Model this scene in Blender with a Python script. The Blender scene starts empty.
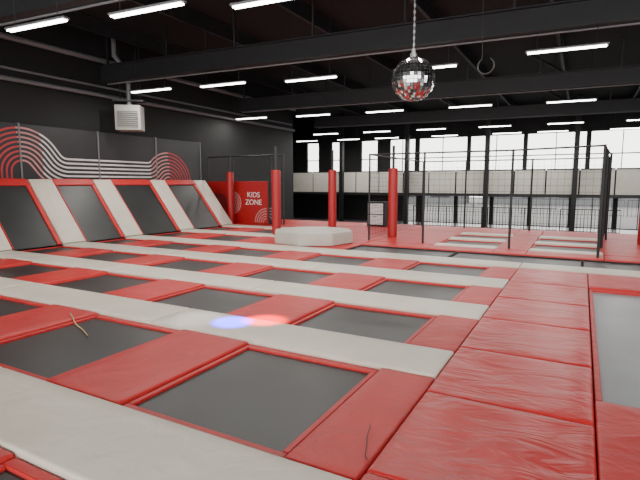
import bpy, bmesh, math, random
from mathutils import Vector, Matrix, noise
random.seed(7)
S=bpy.context.scene
COL=S.collection

# ---------------------------------------------------------------- materials
def mat(name, col, rough=0.5, metal=0.0, bump=None, var=0.0, vscale=3.0, emit=None, spec=0.5):
    m=bpy.data.materials.new(name); m.use_nodes=True
    nt=m.node_tree; N=nt.nodes; L=nt.links
    b=N["Principled BSDF"]
    b.inputs["Base Color"].default_value=(*col,1)
    b.inputs["Roughness"].default_value=rough
    b.inputs["Metallic"].default_value=metal
    b.inputs["Specular IOR Level"].default_value=spec
    tc=N.new("ShaderNodeTexCoord")
    if var>0:
        n=N.new("ShaderNodeTexNoise"); n.inputs["Scale"].default_value=vscale; n.inputs["Detail"].default_value=5
        L.new(tc.outputs["Object"],n.inputs["Vector"])
        r=N.new("ShaderNodeValToRGB")
        r.color_ramp.elements[0].position=0.3; r.color_ramp.elements[1].position=0.7
        r.color_ramp.elements[0].color=(*[c*(1-var) for c in col],1)
        r.color_ramp.elements[1].color=(*[min(1,c*(1+var)) for c in col],1)
        L.new(n.outputs["Fac"],r.inputs["Fac"]); L.new(r.outputs["Color"],b.inputs["Base Color"])
    if bump:
        sc,st,dist=bump[:3]
        n=N.new("ShaderNodeTexNoise"); n.inputs["Scale"].default_value=sc; n.inputs["Detail"].default_value=4
        n.inputs["Distortion"].default_value=1.2
        if len(bump)>3:
            mp=N.new("ShaderNodeMapping"); mp.inputs["Scale"].default_value=bump[3]
            L.new(tc.outputs["Object"],mp.inputs["Vector"]); L.new(mp.outputs["Vector"],n.inputs["Vector"])
        else: L.new(tc.outputs["Object"],n.inputs["Vector"])
        bp=N.new("ShaderNodeBump"); bp.inputs["Strength"].default_value=st; bp.inputs["Distance"].default_value=dist
        L.new(n.outputs["Fac"],bp.inputs["Height"]); L.new(bp.outputs["Normal"],b.inputs["Normal"])
    if emit:
        b.inputs["Emission Color"].default_value=(*emit[0],1); b.inputs["Emission Strength"].default_value=emit[1]
    return m
M_RED=mat("red_vinyl",(0.52,0.020,0.020),0.46,bump=(2.2,0.45,0.05),var=0.08,vscale=2,spec=.4)
M_REDR=mat("red_vinyl_aisle",(0.52,0.020,0.020),0.36,bump=(1.6,0.65,0.06,(.8,2.2,1)),var=0.08,vscale=2,spec=.45)
M_REDP=mat("red_vinyl_post",(0.36,0.010,0.013),0.45,bump=(6,0.3,0.02))
M_BEIGE=mat("beige_vinyl",(0.64,0.58,0.49),0.42,bump=(2.2,0.4,0.05),var=0.06,vscale=1.5)
M_POD=mat("grey_beige_vinyl",(0.50,0.475,0.42),0.45,bump=(2.2,0.4,0.05),var=0.06,vscale=1.5)
M_BED=mat("jumping_mat_weave",(0.025,0.026,0.026),0.42,bump=(220,0.3,0.002),var=0.22,vscale=1.2)
M_SHEENBED=mat("jumping_mat_window_sheen",(0.24,0.255,0.265),0.33,bump=(120,0.2,0.002),var=0.12,vscale=1.2)  # lighter grey base colour paints in the grazing window sheen on this mat
M_BLACK=mat("black_wall_paint",(0.006,0.006,0.0065),0.7,var=0.2,vscale=1)
M_PANEL=mat("black_mural_panel",(0.018,0.018,0.020),0.45,var=0.15,vscale=1)
M_CEIL=mat("black_ceiling_deck",(0.006,0.006,0.007),0.75,var=0.2,vscale=.6)
M_STEEL=mat("dark_painted_steel",(0.014,0.014,0.016),0.5,var=.15)
M_GREYPIPE=mat("grey_pipe",(0.17,0.17,0.18),0.4,metal=.2)
M_FLOOR=mat("grey_concrete",(0.10,0.10,0.105),0.35,var=.2,vscale=1)
M_PLAT=mat("dark_platform",(0.02,0.02,0.022),0.7,var=.1)
M_NET=mat("black_netting",(0.010,0.010,0.010),0.8)
M_WHITE=mat("white_paint",(0.7,0.7,0.68),0.5,var=.04)
M_PARA=mat("cream_parapet",(0.60,0.57,0.51),0.5,var=.05)
M_TUBE=mat("lamp_tube_glow",(1,1,1),0.5,emit=((1,0.98,0.95),14))
M_SRED=mat("mural_red_ink",(0.42,0.03,0.04),0.5,var=.1)
M_SPINK=mat("mural_pink_ink",(0.50,0.22,0.22),0.5,var=.1)
M_SWHITE=mat("mural_white_ink",(0.62,0.60,0.60),0.5,var=.1)
M_SGREY=mat("mural_grey_ink",(0.20,0.20,0.20),0.5,var=.1)
M_HEAT=mat("heater_casing",(0.34,0.33,0.30),0.45,var=.06)
M_GRILL=mat("heater_grille",(0.05,0.05,0.05),0.6)
M_MIRROR=mat("mirror_tile",(0.85,0.85,0.87),0.08,metal=1.0)
M_GROUT=mat("ball_core",(0.04,0.04,0.04),0.6)
M_CHROME=mat("chain_metal",(0.35,0.35,0.35),0.3,metal=1)
M_ASPH=mat("outdoor_paving",(0.10,0.098,0.095),0.9,var=.1)
M_BLDG=mat("outdoor_cladding",(0.12,0.125,0.13),0.8,var=.08)
M_BROOF=mat("outdoor_roof",(0.035,0.035,0.04),0.8,var=.08)
M_ROPE=mat("tan_cord",(0.45,0.33,0.18),0.8)

# ---------------------------------------------------------------- helpers
def link(o,parent=None,kind=None,label=None,cat=None,group=None):
    COL.objects.link(o)
    if parent: o.parent=parent
    if kind: o["kind"]=kind
    if label: o["label"]=label
    if cat: o["category"]=cat
    if group: o["group"]=group
    return o
def obj(name,bm,m,loc=(0,0,0),rot=(0,0,0),smooth=False,**k):
    me=bpy.data.meshes.new(name); 
    bmesh.ops.recalc_face_normals(bm,faces=bm.faces)
    bm.to_mesh(me); bm.free()
    for mm in (m if isinstance(m,(list,tuple)) else [m]): me.materials.append(mm)
    if smooth:
        for p in me.polygons: p.use_smooth=True
    o=bpy.data.objects.new(name,me); o.location=loc; o.rotation_euler=rot
    return link(o,**k)
def empty(name,loc,**k):
    o=bpy.data.objects.new(name,None); o.location=loc; o.empty_display_size=.2
    return link(o,**k)
def box(bm,a,b,mi=0,bev=0):
    r=bmesh.ops.create_cube(bm,size=1)
    vs=r["verts"]
    for v in vs:
        v.co=Vector([(a[i]+b[i])/2+v.co[i]*(b[i]-a[i]) for i in range(3)])
    fs=set(f for v in vs for f in v.link_faces)
    for f in fs: f.material_index=mi
    if bev>0:
        es=list(set(e for v in vs for e in v.link_edges))
        bmesh.ops.bevel(bm,geom=es,offset=bev,segments=2,affect='EDGES',profile=.5)
def cyl(bm,p0,p1,r,seg=12,mi=0,r2=None):
    p0=Vector(p0);p1=Vector(p1);d=p1-p0
    q=d.to_track_quat('Z','Y').to_matrix().to_4x4()
    res=bmesh.ops.create_cone(bm,cap_ends=True,segments=seg,radius1=r,radius2=r if r2 is None else r2,depth=d.length,
        matrix=Matrix.Translation((p0+p1)/2)@q)
    for f in set(f for v in res["verts"] for f in v.link_faces): f.material_index=mi
def coords(a,b,e,step):
    n=max(1,int(round((b-a-2*e)/step)))
    pts=[a,a+e*.12,a+e*.45,a+e]
    pts+= [a+e+(b-a-2*e)*i/n for i in range(1,n)]
    pts+= [b-e,b-e*.45,b-e*.12,b]
    return pts
def pad_bm(sx0,sx1,sy0,sy1,top=.05,base=-.12,amp=.012,seed=0,step=.14,e=.032):
    bm=bmesh.new()
    xs=coords(sx0,sx1,e,step); ys=coords(sy0,sy1,e,step)
    def prof(d): 
        d=min(d,e); return -e+math.sqrt(max(0,e*e-(e-d)**2))
    G=[]
    for x in xs:
        row=[]
        for y in ys:
            dx=min(x-sx0,sx1-x); dy=min(y-sy0,sy1-y)
            z=top+prof(dx)+prof(dy)
            w=min(1,min(dx,dy)/.15)
            z+=amp*w*(noise.noise(Vector((x*1.1+seed*3.1,y*1.1,seed)))*1.0+.6*noise.noise(Vector((x*3+seed,y*2.2,seed*2))))
            row.append(bm.verts.new((x,y,z)))
        G.append(row)
    for i in range(len(xs)-1):
        for j in range(len(ys)-1):
            bm.faces.new((G[i][j],G[i+1][j],G[i+1][j+1],G[i][j+1]))
    loop=[G[i][0] for i in range(len(xs))]+[G[-1][j] for j in range(1,len(ys))]+[G[i][-1] for i in range(len(xs)-2,-1,-1)]+[G[0][j] for j in range(len(ys)-2,0,-1)]
    low=[bm.verts.new((v.co.x,v.co.y,base)) for v in loop]
    n=len(loop)
    for i in range(n):
        bm.faces.new((loop[i],low[i],low[(i+1)%n],loop[(i+1)%n]))
    bm.faces.new(low)
    return bm
_ps=[0]
def pad(name,x0,x1,y0,y1,m,label,cat,group,top=.05,base=-.13,amp=.012,gap=.004,z=0,step=.14):
    _ps[0]+=1
    cx,cy=(x0+x1)/2,(y0+y1)/2
    bm=pad_bm(x0-cx+gap,x1-cx-gap,y0-cy+gap,y1-cy-gap,top,base,amp,_ps[0],step)
    return obj(name,bm,m,loc=(cx,cy,z),smooth=True,label=label,cat=cat,group=group)
def trampoline(x0,x1,y0,y1,label,group,tx=.06,ty=.10,trim=M_RED,bed=None):
    cx,cy=(x0+x1)/2,(y0+y1)/2
    t=empty("trampoline",(cx,cy,-.15),label=label,cat="trampoline",group=group)
    g=.01
    X0,X1,Y0,Y1=x0-cx+g,x1-cx-g,y0-cy+g,y1-cy-g
    bm=bmesh.new()
    nx=8;ny=8
    G=[[bm.verts.new((X0+tx*.5+(X1-X0-tx)*i/nx,Y0+ty*.5+(Y1-Y0-ty)*j/ny,.13-.012*math.sin(math.pi*i/nx)*math.sin(math.pi*j/ny))) for j in range(ny+1)] for i in range(nx+1)]
    for i in range(nx):
        for j in range(ny): bm.faces.new((G[i][j],G[i+1][j],G[i+1][j+1],G[i][j+1]))
    obj("jumping_mat",bm,bed or M_BED,smooth=True,parent=t)
    bm=bmesh.new()
    for (a,b) in (((X0,Y0),(X1,Y0+ty)),((X0,Y1-ty),(X1,Y1)),((X0,Y0+ty),(X0+tx,Y1-ty)),((X1-tx,Y0+ty),(X1,Y1-ty))):
        box(bm,(a[0],a[1],.0),(b[0],b[1],.16),bev=.012)
    obj("spring_cover",bm,trim,parent=t)
    return t

# ---------------------------------------------------------------- shell
WX=-17.5
def struct(name,boxes,m):
    bm=bmesh.new()
    for a,b in boxes: box(bm,a,b)
    return obj(name,bm,m,kind="structure")
struct("floor",[((-28,-8,-1.4),(16,40.2,-1.28))],M_FLOOR)
struct("floor_platform",[((WX,-2,-1.28),(4.5,22,-.15))],M_PLAT)
struct("wall_left",[((WX-.3,-8,-1.28),(WX,28.3,7.8))],M_BLACK)
struct("wall_corner",[((-28,28.0,-1.28),(WX-.3,28.3,7.8))],M_BLACK)
struct("wall_side",[((-28.2,28.3,-1.28),(-28,40,7.8))],M_BLACK)
struct("wall_right",[((14,6,-1.28),(14.3,40,7.8))],M_BLACK)
struct("ceiling",[((-28,-8,7.8),(16,40.3,8.0))],M_CEIL)
YB=40
segs=[((-28,YB,5.75),(14,YB+.3,7.8)),((-28,YB,1.0),(14,YB+.3,2.9)),((-28,YB,-1.28),(-14,YB+.3,1.0)),((-28,YB,2.9),(-23.6,YB+.3,5.75))]
up=[(-23.2,-21.9),(-20.6,-19.4),(-17.6,-16.0),(-14.9,-12.6),(-12.3,-8.3),(-8.1,-4.1),(-3.9,.1),(.3,4.3),(4.5,8.5),(8.7,12.7)]
prev=-23.6
for a,b in up:
    segs.append(((prev,YB,2.9),(a,YB+.3,5.75))); prev=b
segs.append(((prev,YB,2.9),(14,YB+.3,5.75)))
lo=[(-13.6,-12.4),(-11.8,-9.2),(-9.0,-6.4),(-6.2,-3.6),(-3.4,-.8),(-.6,2.0),(2.2,4.8),(5.0,7.6),(7.8,10.4)]
prev=-14
for a,b in lo:
    segs.append(((prev,YB,-1.28),(a,YB+.3,1.0))); prev=b
segs.append(((prev,YB,-1.28),(14,YB+.3,1.0)))
struct("wall_back",segs,M_BLACK)
wn=0
for grp,z0,z1 in ((up,2.9,5.75),(lo,-1.28,1.0)):
    for a,b in grp:
        wn+=1
        bm=bmesh.new(); f=.06
        box(bm,(a,YB+.08,z0),(a+f,YB+.2,z1));box(bm,(b-f,YB+.08,z0),(b,YB+.2,z1))
        box(bm,(a,YB+.08,z0),(b,YB+.2,z0+f));box(bm,(a,YB+.08,z1-f),(b,YB+.2,z1))
        n=2 if b-a>2 else 1
        for i in range(1,n):
            x=a+(b-a)*i/n; box(bm,(x-.03,YB+.1,z0),(x+.03,YB+.18,z1))
        zt=z0+(z1-z0)*.42
        if z0>0: box(bm,(a,YB+.1,zt-.04),(b,YB+.18,zt+.04))
        obj("window_%d"%wn,bm,M_STEEL,kind="structure")
struct("trim_1",[((-28,37.6,1.0),(14,40,1.22))],M_STEEL)
x=-27.5
while x<11.6:
    bm=bmesh.new(); box(bm,(-1.0,-.04,0),(1.0,.04,1.7),bev=.01); box(bm,(-1.03,-.06,1.7),(1.03,.06,1.78),1)
    obj("parapet_panel",bm,[M_PARA,M_STEEL],loc=(x+1.03,37.7,1.22),label="cream balustrade panel with dark cap rail on the upper gallery",cat="parapet panel",group="gallery parapet panels")
    x+=2.1
for x in (-24,-18.2,-12.4,-6.3,-.5,5.3,11.0):
    bm=bmesh.new()
    box(bm,(-.16,-.02,-1.28),(.16,.02,7.8));box(bm,(-.16,-.16,-1.28),(-.12,.16,7.8));box(bm,(.12,-.16,-1.28),(.16,.16,7.8))
    obj("steel_column",bm,M_STEEL,loc=(x,37.3,0),label="dark steel building column rising past the upper gallery",cat="column",group="gallery columns")
SK=.075
ROWS=[8.1,14.6,23.4,32.2]
ANG=math.atan(SK)
for y in ROWS:
    bm=bmesh.new()
    x0,x1=-17.3,13.8
    box(bm,(x0,-.14,6.62),(x1,.14,6.66));box(bm,(x0,-.14,6.0),(x1,.14,6.04));box(bm,(x0,-.02,6.04),(x1,.02,6.62))
    for k in range(11):
        xx=x0+.4+k*3.0; box(bm,(xx-.03,-.03,6.66),(xx+.03,.03,7.8))
    obj("roof_girder",bm,M_STEEL,loc=(0,y,0),rot=(0,0,ANG),label="black steel roof girder spanning the hall",cat="roof beam",group="roof girders")
for i in range(9):
    x=-15.5+i*3.6
    bm=bmesh.new()
    box(bm,(-.06,-7.5,7.3),(.06,39.9,7.34));box(bm,(-.02,-7.5,7.34),(.02,39.9,7.76));box(bm,(-.06,-7.5,7.76),(.06,39.9,7.8))
    obj("roof_purlin",bm,M_STEEL,loc=(x,0,0),label="dark steel purlin running under the black roof deck",cat="roof beam",group="roof purlins")
for y in (23.4,32.2):
    for x in (-12,-6,0,6):
        bm=bmesh.new(); cyl(bm,(0,0,6.02),(-2.6,0,7.78),.07,8)
        obj("roof_brace",bm,M_STEEL,loc=(x,y+x*SK+.28,0),label="slanted steel brace beside a roof girder",cat="roof brace",group="roof braces")
for z,r,dx in ((5.5,.08,.3),(5.88,.045,.12),(6.85,.10,.35)):
    bm=bmesh.new(); cyl(bm,(WX+dx,-6,z),(WX+dx,28,z),r,10)
    for k in range(9):
        box(bm,(WX,-4+k*4-.03,z-.02),(WX+dx,-4+k*4+.03,z+.02))
    obj("wall_pipe",bm,M_GREYPIPE,label="long grey service pipe bracketed along the black wall",cat="pipe",group="wall service pipes")
# ---------------------------------------------------------------- tube lights
first=None
LD=bpy.data.lights.new("lamp_light",'AREA'); LD.shape='RECTANGLE'; LD.size=1.8; LD.size_y=.12; LD.energy=110; LD.color=(1,.96,.90)
def light_fixture(x,y,z=5.5):
    global first
    if first is None:
        e=empty("tube_light",(x,y,z),label="suspended twin fluorescent tube lamp, switched on",cat="ceiling lamp",group="hall tube lamps")
        bm=bmesh.new(); box(bm,(-.98,-.08,0),(.98,.08,.05),bev=.01)
        ch=[obj("lamp_housing",bm,M_GREYPIPE,parent=e)]
        for s in(-.04,.04):
            bm=bmesh.new(); cyl(bm,(-.93,s,-.018),(.93,s,-.018),.022,10)
            ch.append(obj("lamp_tube",bm,M_TUBE,smooth=True,parent=e))
        for s in(-.7,.7):
            bm=bmesh.new(); cyl(bm,(s,0,.04),(s,0,7.795-5.5),.008,6)
            ch.append(obj("suspension_wire",bm,M_STEEL,parent=e))
        first=(e,ch)
    else:
        e0,ch=first
        e=e0.copy(); e.location=(x,y,z); COL.objects.link(e)
        for c in ch:
            d=c.copy(); d.parent=e; COL.objects.link(d)
    e.rotation_euler=(0,0,ANG)
    lo_=bpy.data.objects.new("lamp_light",LD); lo_.location=(0,0,-.07); lo_.parent=e; COL.objects.link(lo_)
LAMPS=[(-10.9,6.8),(-8.0,7.3),(-5.4,8.1),(-2.3,7.6),
 (-14.6,13.4),(-11.5,13.85),(-8.28,14.55),(-4.45,14.9),(-.59,14.6),(3.4,14.9)]
LAMPS+=[(-16.0,21.6),(-12.5,22.2),(-8.74,22.65),(-4.73,23.05),(-.65,23.7),(3.3,23.7),(7.3,24)]
LAMPS+=[(x,32.2+x*SK) for x in (-16.4,-12.6,-8.9,-5.0,-1.1,2.9,6.9,10.8)]
LAMPS+=[(x,36.9+x*SK) for x in (-20.5,-16.8,-13.6,-9.2,-4.9,-2,2.3)]
for a,b in LAMPS: light_fixture(a,b)
for y in ROWS:
    bm=bmesh.new(); cyl(bm,(-17.15,.17,5.97),(13.7,.17,5.97),.03,8)
    obj("cable_conduit",bm,M_GREYPIPE,loc=(0,y,0),rot=(0,0,ANG),label="thin grey cable conduit clipped under a roof girder",cat="conduit",group="cable conduits")

# ---------------------------------------------------------------- trampoline field
XR0,XR1=-1.2,.2
E0,E1=11.85,12.65
strips=[("A",1.85,2.72),("B",4.68,5.5),("C",7.06,7.9),("D",9.45,10.28),("E",E0,E1),("F",14.6,15.4),("G",17.2,18.0)]
XF=-14.5
for n,y0,y1 in strips:
    if n=="E": cuts=[XF,-13.5,-9.4,-5.3,XR0,3.3]
    elif n in "FG": cuts=[XF,-13.5,-9.2]
    else: cuts=[XF,-13.5,-9.4,-5.3,XR0]
    for a,b in zip(cuts[:-1],cuts[1:]):
        pad("walkway_pad",a,b,y0,y1,M_BEIGE,"long beige vinyl walkway pad between rows of trampolines","safety pad","beige walkway pads",top=.06)
colsX=[(-3.55,-1.8),(-6.4,-4.65),(-9.25,-7.5),(-12.1,-10.35),(-14.5,-13.2)]
rows=[(-.3,1.85),(2.72,4.68),(5.5,7.06),(7.9,9.45),(10.28,E0)]
def fieldrow(y0,y1,cs,right):
    xr=right
    for a,b in cs:
        if xr-b>.05:
            pad("divider_pad",b,xr,y0,y1,M_RED,"red vinyl safety pad between two trampolines","safety pad","red divider pads",top=.04)
        trampoline(a,b,y0,y1,"rectangular trampoline with black mat and red edging","trampoline court beds")
        xr=a
for y0,y1 in rows: fieldrow(y0,y1,colsX,XR0)
for y0,y1 in ((E1,14.6),(15.4,17.2)): fieldrow(y0,y1,colsX[3:],-9.2)
ys=[-.3,1.3,2.85,4.3,5.7,7.15,8.6,10.1,E0]
for a,b in zip(ys[:-1],ys[1:]):
    pad("runway_pad",XR0,XR1,a,b,M_REDR,"wide wrinkled red vinyl pad forming the central aisle","safety pad","red aisle pads",top=.055,amp=.026,step=.07)
trampoline(XR1,3.3,4.85,10.25,"long trampoline beside the red aisle, window sheen painted into its grey mat","side trampoline",tx=.06,ty=.08,bed=M_SHEENBED)
for a,b in ((-.3,2.3),(2.3,4.85),(10.25,E0)):
    pad("end_pad",XR1,3.3,a,b,M_RED,"red vinyl pad at the end of the long trampoline","safety pad","red end pads")
for a,b in ((-6.2,-3.1),(-3.1,.1),(.1,3.3)):
    trampoline(a,b,E1,14.2,"black trampoline mat running along the front of the net cage","cage front beds",tx=.03,ty=.04,trim=M_BLACK)
for a,b in ((E1,14.2),(14.2,17.3),(17.3,19.6),(19.6,22)):
    pad("floor_pad",-9.2,-6.2,a,b,M_RED,"large flat red vinyl floor pad","floor pad","red floor pads",top=.04)
for a,b in ((-17.3,-13.2),(-13.2,-9.2)):
    pad("floor_pad",a,b,18.02,19.8,M_RED,"large flat red vinyl floor pad","floor pad","red floor pads",top=.04)
    pad("floor_pad",a,b,19.8,22,M_RED,"large flat red vinyl floor pad","floor pad","red floor pads",top=.04)
xs=[-6.2,-4.1,-2.2,-1.3,.6,3.3]
for i in range(5):
    a,b=xs[i],xs[i+1]
    pad("floor_pad",a,b,14.2,15.1,M_RED,"large flat red vinyl floor pad","floor pad","red floor pads",top=.04)
    pad("floor_pad",a,b,19.5,22,M_RED,"large flat red vinyl floor pad","floor pad","red floor pads",top=.04)
    if i in (1,3):
        for y0,y1 in ((15.1,15.6),(17.1,17.6),(19.0,19.5)):
            pad("walkway_pad",a,b,y0,y1,M_BEIGE,"short beige vinyl pad inside the net cage","safety pad","cage beige pads",top=.06)
        for y0,y1 in ((15.6,17.1),(17.6,19.0)):
            trampoline(a,b,y0,y1,"small trampoline with black mat inside the net cage","cage trampolines")
    else:
        pad("floor_pad",a,b,15.1,19.5,M_RED,"large flat red vinyl floor pad","floor pad","red floor pads",top=.04)
# ---------------------------------------------------------------- slopes
TH=math.atan2(2.1,1.7); LS=math.hypot(2.1,1.7)
for n,y0,y1 in strips:
    _ps[0]+=1
    bm=pad_bm(-LS,-.06,-(y1-y0)/2+.01,(y1-y0)/2-.01,.07,-.06,.012,_ps[0])
    obj("slope_pad",bm,M_BEIGE,loc=(XF,(y0+y1)/2,0),rot=(0,TH,0),smooth=True,label="beige vinyl pad climbing the inclined side of the court",cat="safety pad",group="beige slope pads")
sl=[(2.72,4.68),(5.5,7.06),(7.9,9.45),(10.28,E0),(E1,14.6),(15.4,17.2)]
for y0,y1 in sl:
    w=(y1-y0)/2-.01
    e=empty("slope_trampoline",(XF,(y0+y1)/2,0),label="inclined wall trampoline with black mat and red borders",cat="trampoline",group="inclined trampolines"); e.rotation_euler=(0,TH,0)
    bm=bmesh.new()
    G=[[bm.verts.new((-.06-(LS-.3)*i/6,-w+.03+(2*w-.13)*j/6,.01)) for j in range(7)] for i in range(7)]
    for i in range(6):
        for j in range(6): bm.faces.new((G[i][j],G[i][j+1],G[i+1][j+1],G[i+1][j]))
    obj("jumping_mat",bm,M_BED,parent=e)
    bm=bmesh.new()
    box(bm,(-LS+.25,-w,-.04),(-.06,-w+.04,.05),bev=.015); box(bm,(-LS+.25,w-.15,-.04),(-.06,w,.05),bev=.02)
    box(bm,(-LS,-w,-.04),(-LS+.25,w,.06),bev=.02)
    obj("spring_cover",bm,M_RED,parent=e)
    pad("ledge_pad",-17.18,-16.25,y0,y1,M_RED,"red pad capping the top ledge of the inclined trampolines","safety pad","red ledge pads",top=2.15,base=2.0)
bm=bmesh.new()
a=[(XF-.12,-.15),(-16.3,2.0),(-17.18,2.0),(-17.18,-.15)]
v0=[bm.verts.new((x,1.9,z)) for x,z in a]; v1=[bm.verts.new((x,18.0,z)) for x,z in a]
bm.faces.new(v0);bm.faces.new(v1[::-1])
for i in range(4): bm.faces.new((v0[i],v0[(i+1)%4],v1[(i+1)%4],v1[i]))
obj("slope_support",bm,M_PLAT,label="dark wedge frame under the inclined trampolines",cat="support frame")

# ---------------------------------------------------------------- mural
MX=-17.26; MZ=4.05
mural=empty("wall_mural",(MX,10.4,-.15),label="black panelled wall mural with curving red, pink and white stripes",cat="wall mural")
def mobj(name,bm,m,**k):
    bmesh.ops.translate(bm,verts=bm.verts,vec=-Vector((MX,10.4,-.15)))
    return obj(name,bm,m,parent=mural,**k)
pans=[(2.0,5.6),(5.6,9.9),(9.9,13.0),(13.0,16.0),(16.0,18.9)]
for i,(a,b) in enumerate(pans):
    bm=bmesh.new(); box(bm,(MX-.1,a+.02,-.15),(MX,b-.02,MZ),bev=.006)
    mobj("mural_panel",bm,M_PANEL)
    bm=bmesh.new(); box(bm,(MX-.1,b-.025,-.15),(MX+.03,b+.025,MZ+.02)); mobj("panel_strip",bm,M_GREYPIPE)
def ribbon(bm,pts,w,mi_fn):
    n=len(pts);prev=None
    for i,p in enumerate(pts):
        q=pts[min(i+1,n-1)];o=pts[max(i-1,0)]
        d=Vector((q[0]-o[0],q[1]-o[1]))
        if d.length<1e-6: continue
        d.normalize(); nn=Vector((-d.y,d.x))*w/2
        a=bm.verts.new((MX+.006,p[0]+nn.x,p[1]+nn.y)); b=bm.verts.new((MX+.006,p[0]-nn.x,p[1]-nn.y))
        if prev:
            f=bm.faces.new((prev[0],prev[1],b,a)); f.material_index=mi_fn(p[0])
        prev=(a,b)
def offset(pts,o):
    out=[]
    for i,p in enumerate(pts):
        q=pts[min(i+1,len(pts)-1)];r=pts[max(i-1,0)]
        d=Vector((q[0]-r[0],q[1]-r[1])).normalized()
        out.append((p[0]-d.y*o,p[1]+d.x*o))
    return out
base=[]
def seg(p,q,n=8):
    for i in range(n): base.append((p[0]+(q[0]-p[0])*i/n,p[1]+(q[1]-p[1])*i/n))
def arc(c,r,a0,a1,n=22):
    for i in range(n+1):
        t=math.radians(a0+(a1-a0)*i/n); base.append((c[0]+r*math.cos(t),c[1]+r*math.sin(t)))
seg((9.0,1.6),(9.0,2.4)); arc((9.95,2.4),.95,180,38)
t=math.radians(38); p1=(9.95+.95*math.cos(t),2.4+.95*math.sin(t))
p2=(p1[0]+math.sin(t)*.35,p1[1]-math.cos(t)*.35)
seg(p1,p2)
r2=.95; c2=(p2[0]+r2*math.cos(t),p2[1]+r2*math.sin(t))
arc(c2,r2,218,270)
zl=c2[1]-r2
seg((c2[0],zl),(15.5,zl),16)
r4=.8; arc((15.5,zl+r4),r4,270,315,12)
p3=(15.5+r4*math.cos(math.radians(315)),zl+r4+r4*math.sin(math.radians(315)))
r3=.9; c3=(p3[0]+r3*math.cos(math.radians(-45)+0),p3[1]+r3*math.sin(math.radians(-45)))
arc(c3,r3,135,0,24)
e3=(c3[0]+r3,c3[1]); seg(e3,(e3[0],1.4)); base.append((e3[0],1.4))
cl=[base[0]]
for p in base[1:]:
    if math.hypot(p[0]-cl[-1][0],p[1]-cl[-1][1])>.015: cl.append(p)
base=cl
NS=8
for k in range(NS):
    bm=bmesh.new()
    o=-.56+k*1.12/(NS-1)
    ribbon(bm,[p for p in offset(base,o) if p[1]<3.98 and p[0]<18.85],.066,lambda y:(0 if y<9.9 else 1 if y<10.7 else 2 if y<15.7 else 1 if y<16.8 else 0))
    mobj("mural_stripe",bm,[M_SRED,M_SPINK,M_SWHITE,M_SGREY])

# ---------------------------------------------------------------- kids zone panels
def wave(e,m,x0,z0,y,a0,a1,n=5,r0=.18,dr=.12):
    for k in range(n):
        bm=bmesh.new()
        r=r0+k*dr; prev=None
        for i in range(25):
            t=math.radians(a0+(a1-a0)*i/24)
            pa=(x0+(r-.028)*math.cos(t),z0+(r-.028)*math.sin(t)); pb=(x0+(r+.028)*math.cos(t),z0+(r+.028)*math.sin(t))
            a=bm.verts.new((pa[0],y,pa[1]));b=bm.verts.new((pb[0],y,pb[1]))
            if prev: bm.faces.new((prev[0],prev[1],b,a))
            prev=(a,b)
        obj("arc_graphic",bm,m,parent=e)
def text_obj(body,size,loc,rot,m,parent):
    c=bpy.data.curves.new("t",'FONT'); c.body=body; c.size=size; c.align_x='CENTER'; c.extrude=.005
    o=bpy.data.objects.new("t",c); COL.objects.link(o)
    dg=bpy.context.evaluated_depsgraph_get(); me=bpy.data.meshes.new_from_object(o.evaluated_get(dg))
    bpy.data.objects.remove(o)
    me.materials.clear(); me.materials.append(m)
    t=bpy.data.objects.new("lettering",me); t.location=loc; t.rotation_euler=rot
    return link(t,parent=parent)
YK=19.05
for (a,b,m,mi,lab,txt) in ((-16.9,-15.45,M_REDP,1,"red partition screen with black arcs",None),(-15.4,-13.2,M_REDP,0,"red partition screen with pale arcs and KIDS ZONE lettering","KIDS\nZONE"),(-13.15,-12.45,M_PANEL,2,"narrow black partition screen with grey arcs",None)):
    cx=(a+b)/2
    e=empty("partition_screen",(cx,YK,.04),label=lab,cat="partition")
    bm=bmesh.new(); w=(b-a)/2
    box(bm,(-w,-.04,0),(w,.04,2.05),bev=.01); obj("board",bm,m,parent=e)
    if mi==0: wave(e,M_SPINK,-w+.08,1.0,-.046,-90,75,4,.2,.11); wave(e,M_SPINK,w-.06,.06,-.046,90,180,5,.2,.12)
    elif mi==1: wave(e,M_PANEL,-.05,.75,-.046,0,180,5)
    else: wave(e,M_SGREY,-w+.05,.2,-.046,0,88,4,.15,.14)
    if txt: text_obj(txt,.36,(.28,-.05,1.28),(math.pi/2,0,0),M_WHITE,e)

# ---------------------------------------------------------------- padded posts
def post(x,y,z=.04,h=2.5,r=.17,pole=3.3,lab="red padded round post with a black steel pole"):
    e=empty("padded_post",(x,y,z),label=lab,cat="post",group="red padded posts")
    bm=bmesh.new()
    cyl(bm,(0,0,0),(0,0,h),r,20)
    es=[ed for ed in bm.edges if abs(ed.verts[0].co.z-ed.verts[1].co.z)<1e-4]
    bmesh.ops.bevel(bm,geom=es,offset=.03,segments=3,affect='EDGES')
    for k in (.33,.66): cyl(bm,(0,0,h*k-.01),(0,0,h*k+.01),r+.006,20)
    obj("post_padding",bm,M_REDP,parent=e)
    bm=bmesh.new(); cyl(bm,(0,0,h-.02),(0,0,pole),.05,10)
    obj("steel_pole",bm,M_STEEL,parent=e)
post(-10.15,15.19,z=.07,h=2.42,lab="red padded post beside the round podium")
post(-9.05,17.7,lab="red padded post near the cage entrance")
post(-15.1,18.6)
post(-6.06,16.7,lab="red padded post at the corner of the net cage")
post(1.8,18.3,lab="red padded post at the far side of the cage")

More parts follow.
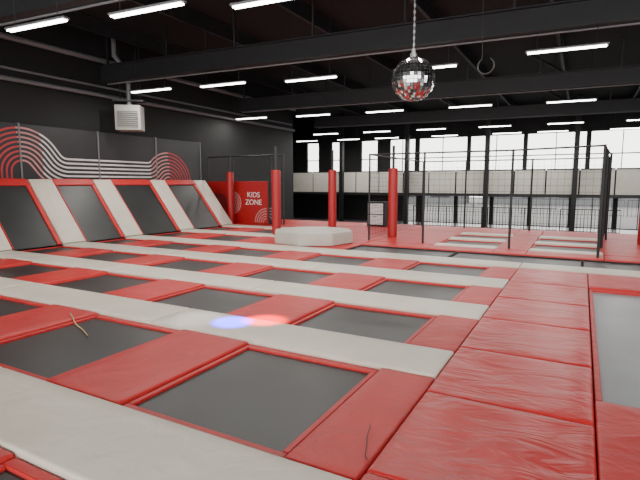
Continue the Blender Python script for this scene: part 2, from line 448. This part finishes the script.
e=empty("round_podium",(-7.9,14.04,.05),label="low eight-sided podium upholstered in beige vinyl",cat="podium")
e.rotation_euler=(0,0,math.radians(10))
bm=bmesh.new(); cyl(bm,(0,0,0),(0,0,.38),1.38,8)
bmesh.ops.bevel(bm,geom=bm.edges[:],offset=.02,segments=2,affect='EDGES')
obj("podium_cushion",bm,M_POD,parent=e)
bm=bmesh.new(); cyl(bm,(0,0,.30),(0,0,.308),1.378,8); obj("seam_piping",bm,M_SGREY,parent=e)

e=empty("cabinet",(-8.2,20.6,.045),label="small black cabinet with white front panels on red pads",cat="cabinet")
bm=bmesh.new(); box(bm,(-.42,-.25,0),(.42,.25,1.12),bev=.015); obj("body",bm,M_PLAT,parent=e)
for z0,z1 in ((.08,.52),(.56,1.04)):
    bm=bmesh.new(); box(bm,(-.36,-.275,z0),(.36,-.252,z1),bev=.006); d=obj("door",bm,M_WHITE,parent=e)
    bm=bmesh.new(); box(bm,(-.08,-.30,z1-.09),(.08,-.277,z1-.07)); obj("handle",bm,M_GRILL,parent=d)

# ---------------------------------------------------------------- cage
def tube_frame(name,pts_list,r,m,**k):
    bm=bmesh.new()
    for p0,p1 in pts_list: cyl(bm,p0,p1,r,8)
    return obj(name,bm,m,**k)
def net(p0,p1,z0,z1,step=.16,t=.005,**k):
    bm=bmesh.new(); p0=Vector((p0[0],p0[1],0));p1=Vector((p1[0],p1[1],0));L=(p1-p0).length
    d=(p1-p0)/L; n=int(L/step); m_=int((z1-z0)/step)
    nn=Vector((-d.y,d.x,0))
    def quad(a,b,w):
        vs=[bm.verts.new(a-w),bm.verts.new(b-w),bm.verts.new(b+w),bm.verts.new(a+w)]; bm.faces.new(vs)
    for i in range(n+1):
        a=p0+d*(L*i/n); quad(a+Vector((0,0,z0)),a+Vector((0,0,z1)),d*t); quad(a+Vector((0,0,z0)),a+Vector((0,0,z1)),nn*t)
    for j in range(m_+1):
        z=z0+(z1-z0)*j/m_; a=p0+Vector((0,0,z)); b=p1+Vector((0,0,z)); quad(a,b,Vector((0,0,t)))
    return obj("safety_net",bm,M_NET,**k)
ZC=2.95
cage=empty("net_cage",(0,0,.04),label="black steel cage frame with safety netting around small trampolines",cat="safety cage")
P=[(-6.4,15.3),(-4.5,15.3),(-1.85,15.3),(.45,14.5),(.6,16.8),(.8,19.3),(.85,21.6),(-1.85,21.6),(-4.5,21.6),(-6.4,21.6)]
for p in P:
    tube_frame("cage_post",[((p[0],p[1],0),(p[0],p[1],ZC))],.035,M_STEEL,parent=cage)
rl=[((a[0],a[1],ZC-.03),(b[0],b[1],ZC-.03)) for a,b in zip(P,P[1:]+P[:1])]
for r_ in rl: tube_frame("top_rail",[r_],.025,M_STEEL,parent=cage)
net((.45,14.5),(.85,21.6),.05,ZC-.05,.11,.008,parent=cage)
net((-6.4,15.3),(-6.4,21.6),.05,ZC-.05,.15,.004,parent=cage)
net((-6.4,21.6),(.85,21.6),.05,ZC-.05,.25,.004,parent=cage)
cage2=empty("net_enclosure",(0,0,.04),label="slim black net frame standing behind the red partition",cat="safety cage")
for x in (-17.0,-15.42,-13.1,-12.4): tube_frame("frame_post",[((x,19.2,0),(x,19.2,3.3))],.035,M_STEEL,parent=cage2)
tube_frame("top_rail",[((-17.0,19.2,3.27),(-12.4,19.2,3.27))],.03,M_STEEL,parent=cage2)
def railing(x0,x1,y,z0,h,m,lab,gr,sp=.2):
    bm=bmesh.new()
    box(bm,(x0,y-.03,z0+h-.05),(x1,y+.03,z0+h)); box(bm,(x0,y-.02,z0+.12),(x1,y+.02,z0+.16))
    n=int((x1-x0)/sp)
    for i in range(n+1):
        x=x0+(x1-x0)*i/n; w=.03 if i%12==0 else .013
        box(bm,(x-w,y-w,z0),(x+w,y+w,z0+h-.04))
    return obj("railing",bm,m,label=lab,cat="railing",group=gr)
for a,b in ((-11.2,-6.0),(-5.8,-1.4),(-1.2,2.2)): railing(a,b,35.5,-1.28,1.6,M_BLACK,"black metal balustrade in front of the ground-floor glazing","black railings")
struct("floor_outdoor",[((-80,40.3,-1.5),(80,120,-1.35))],M_ASPH)
for a in (-26,-16,-6,4,14): railing(a,a+9.7,56,-1.35,1.7,M_BROOF,"dark metal fence outside across the paving","outdoor fences",.35)
def building(x,y,w,d,h):
    e=empty("warehouse",(x,y,-1.35),label="pale clad warehouse seen outside through the glazing",cat="building",group="outdoor warehouses")
    bm=bmesh.new(); box(bm,(-w/2,-d/2,0),(w/2,d/2,h)); obj("facade",bm,M_BLDG,parent=e)
    bm=bmesh.new(); box(bm,(-w/2-.3,-d/2-.3,h),(w/2+.3,d/2+.3,h+.3)); obj("roof_edge",bm,M_BROOF,parent=e)
    for i in range(int(w/5)):
        bm=bmesh.new(); box(bm,(-w/2+1+i*5,-d/2-.05,1.2),(-w/2+4+i*5,-d/2+.05,2.4))
        obj("window",bm,M_BROOF,parent=e)
building(-27,80,20,10,3.4); building(-3,85,22,10,3.2); building(22,82,18,10,3.6)

# ---------------------------------------------------------------- disco ball
bc=Vector((-2.26,7.0,3.50))
e=empty("disco_ball",bc,label="mirrored disco ball hanging on a chain",cat="disco ball")
bm=bmesh.new(); R=.31
bmesh.ops.create_uvsphere(bm,u_segments=38,v_segments=20,radius=R)
orig=bm.faces[:]
bmesh.ops.inset_individual(bm,faces=orig,thickness=.0030,depth=0,use_even_offset=True)
os_=set(orig)
for f in bm.faces: f.material_index=0 if f in os_ else 1
for f in orig:
    n=f.normal.copy(); j=Vector((random.uniform(-1,1),random.uniform(-1,1),random.uniform(-1,1)))
    c=f.calc_center_median()
    for v in f.verts: v.co+=n*(.003+(v.co-c).dot(j)*.13)
obj("mirror_sphere",bm,[M_MIRROR,M_GROUT],parent=e)
bm=bmesh.new(); cyl(bm,(0,0,R-.01),(0,0,R+.05),.05,12); cyl(bm,(0,0,R+.05),(0,0,R+.12),.03,12)
obj("motor_cap",bm,M_CHROME,parent=e)
bm=bmesh.new(); z=R+.11;i=0
while z<7.8-bc.z-.05:
    w=.016 if i%2 else .006; w2=.006 if i%2 else .016
    box(bm,(-w,-w2,z),(w,w2,z+.05),bev=.004); z+=.045; i+=1
obj("hanging_chain",bm,M_CHROME,parent=e)
lp=Vector((-2.35,13.2,4.98))
e=empty("hanging_hook",lp,label="small dark cable loop hanging from the ceiling",cat="cable")
bm=bmesh.new()
pr=None
for i in range(21):
    t=math.radians(120)+2*math.pi*i/24
    q=Vector((.2*math.cos(t),0,.2*math.sin(t)))
    if pr is not None: cyl(bm,pr,q,.02,6)
    pr=q
obj("cable_coil",bm,M_GRILL,parent=e)
bm=bmesh.new(); cyl(bm,(-.1,0,.18),(-.15,0,7.79-lp.z),.008,6); obj("suspension_wire",bm,M_GRILL,parent=e)

# ---------------------------------------------------------------- heater
hp=Vector((-16.4,13.9,4.12))
e=empty("unit_heater",hp,label="boxy beige fan heater with flue pipe by the wall",cat="heater"); e.rotation_euler=(0,0,math.radians(35))
bm=bmesh.new(); box(bm,(-.5,-.35,0),(.5,.35,1.0),bev=.03); obj("heater_body",bm,M_HEAT,parent=e)
bm=bmesh.new(); box(bm,(-.4,-.37,.12),(.4,-.352,.75)); obj("grille_recess",bm,M_GRILL,parent=e)
for k in range(8):
    bm=bmesh.new(); box(bm,(-.4,-.40,.14+k*.078),(.4,-.372,.165+k*.078)); obj("louvre",bm,M_HEAT,parent=e)
bm=bmesh.new(); cyl(bm,(0,0,.98),(0,0,2.4),.09,12); cyl(bm,(0,0,2.37),(-.5,0,2.95),.09,12); cyl(bm,(-.5,0,2.9),(-.5,0,7.79-hp.z),.09,12)
obj("flue_pipe",bm,M_GREYPIPE,parent=e)
for s in (-.4,.4):
    bm=bmesh.new(); cyl(bm,(s,.2,.98),(s,.2,7.79-hp.z),.02,6); obj("hanger_rod",bm,M_STEEL,parent=e)
bm=bmesh.new(); box(bm,(-.6,-.2,1.15),(.6,.2,1.22)); obj("hanger_bracket",bm,M_STEEL,parent=e)

# ---------------------------------------------------------------- cords
def cord(pts,r,m,label):
    c=bpy.data.curves.new("cord",'CURVE'); c.dimensions='3D'; c.bevel_depth=r; c.bevel_resolution=2
    s=c.splines.new('NURBS'); s.points.add(len(pts)-1); s.use_endpoint_u=True; s.order_u=3
    for q,p in zip(s.points,pts): q.co=(*p,1)
    o=bpy.data.objects.new("cord",c); COL.objects.link(o)
    dg=bpy.context.evaluated_depsgraph_get(); me=bpy.data.meshes.new_from_object(o.evaluated_get(dg)); bpy.data.objects.remove(o)
    me.materials.clear(); me.materials.append(m)
    o=bpy.data.objects.new("loose_cord",me); return link(o,label=label,cat="cord")
cord([(-6.62,4.36,.066),(-6.45,4.28,.06),(-6.33,4.22,.025),(-6.2,4.17,-.005),(-6.0,4.11,-.012),(-5.80,4.02,-.012),(-5.66,3.95,-.012)],.009,M_ROPE,"tan elastic cord lying on a black trampoline mat")
cord([(-1.40,3.43,.056),(-1.36,3.25,.058),(-1.30,3.12,.058),(-1.27,3.0,.058),(-1.23,2.96,.058)],.004,M_GRILL,"thin loose dark wire lying on a red pad")

# ---------------------------------------------------------------- lights
w=bpy.data.worlds.new("world"); S.world=w; w.use_nodes=True
bg=w.node_tree.nodes["Background"]; bg.inputs[0].default_value=(1,.985,.955,1); bg.inputs[1].default_value=4.7
def spot(x,y,col,en,size,name):
    l=bpy.data.lights.new(name,'SPOT'); l.energy=en; l.color=col; l.spot_size=math.radians(size); l.spot_blend=.9; l.shadow_soft_size=.02
    o=bpy.data.objects.new(name,l); o.location=(x,y,5.3); COL.objects.link(o)
spot(-4.22,5.18,(0,.0,1),26000,7.5,"blue_effect_light")
spot(-3.9,5.50,(1,0,.01),12000,8.5,"red_effect_light")
spot(-4.75,5.1,(.85,.85,1),700,11,"white_effect_light")
cd=bpy.data.cameras.new("camera"); cd.lens=27; cd.sensor_width=36; cd.clip_end=300
co=bpy.data.objects.new("camera",cd); co.location=(0,0,2); co.rotation_euler=(math.radians(90-6.76),0,math.radians(28.55)); COL.objects.link(co)
S.camera=co
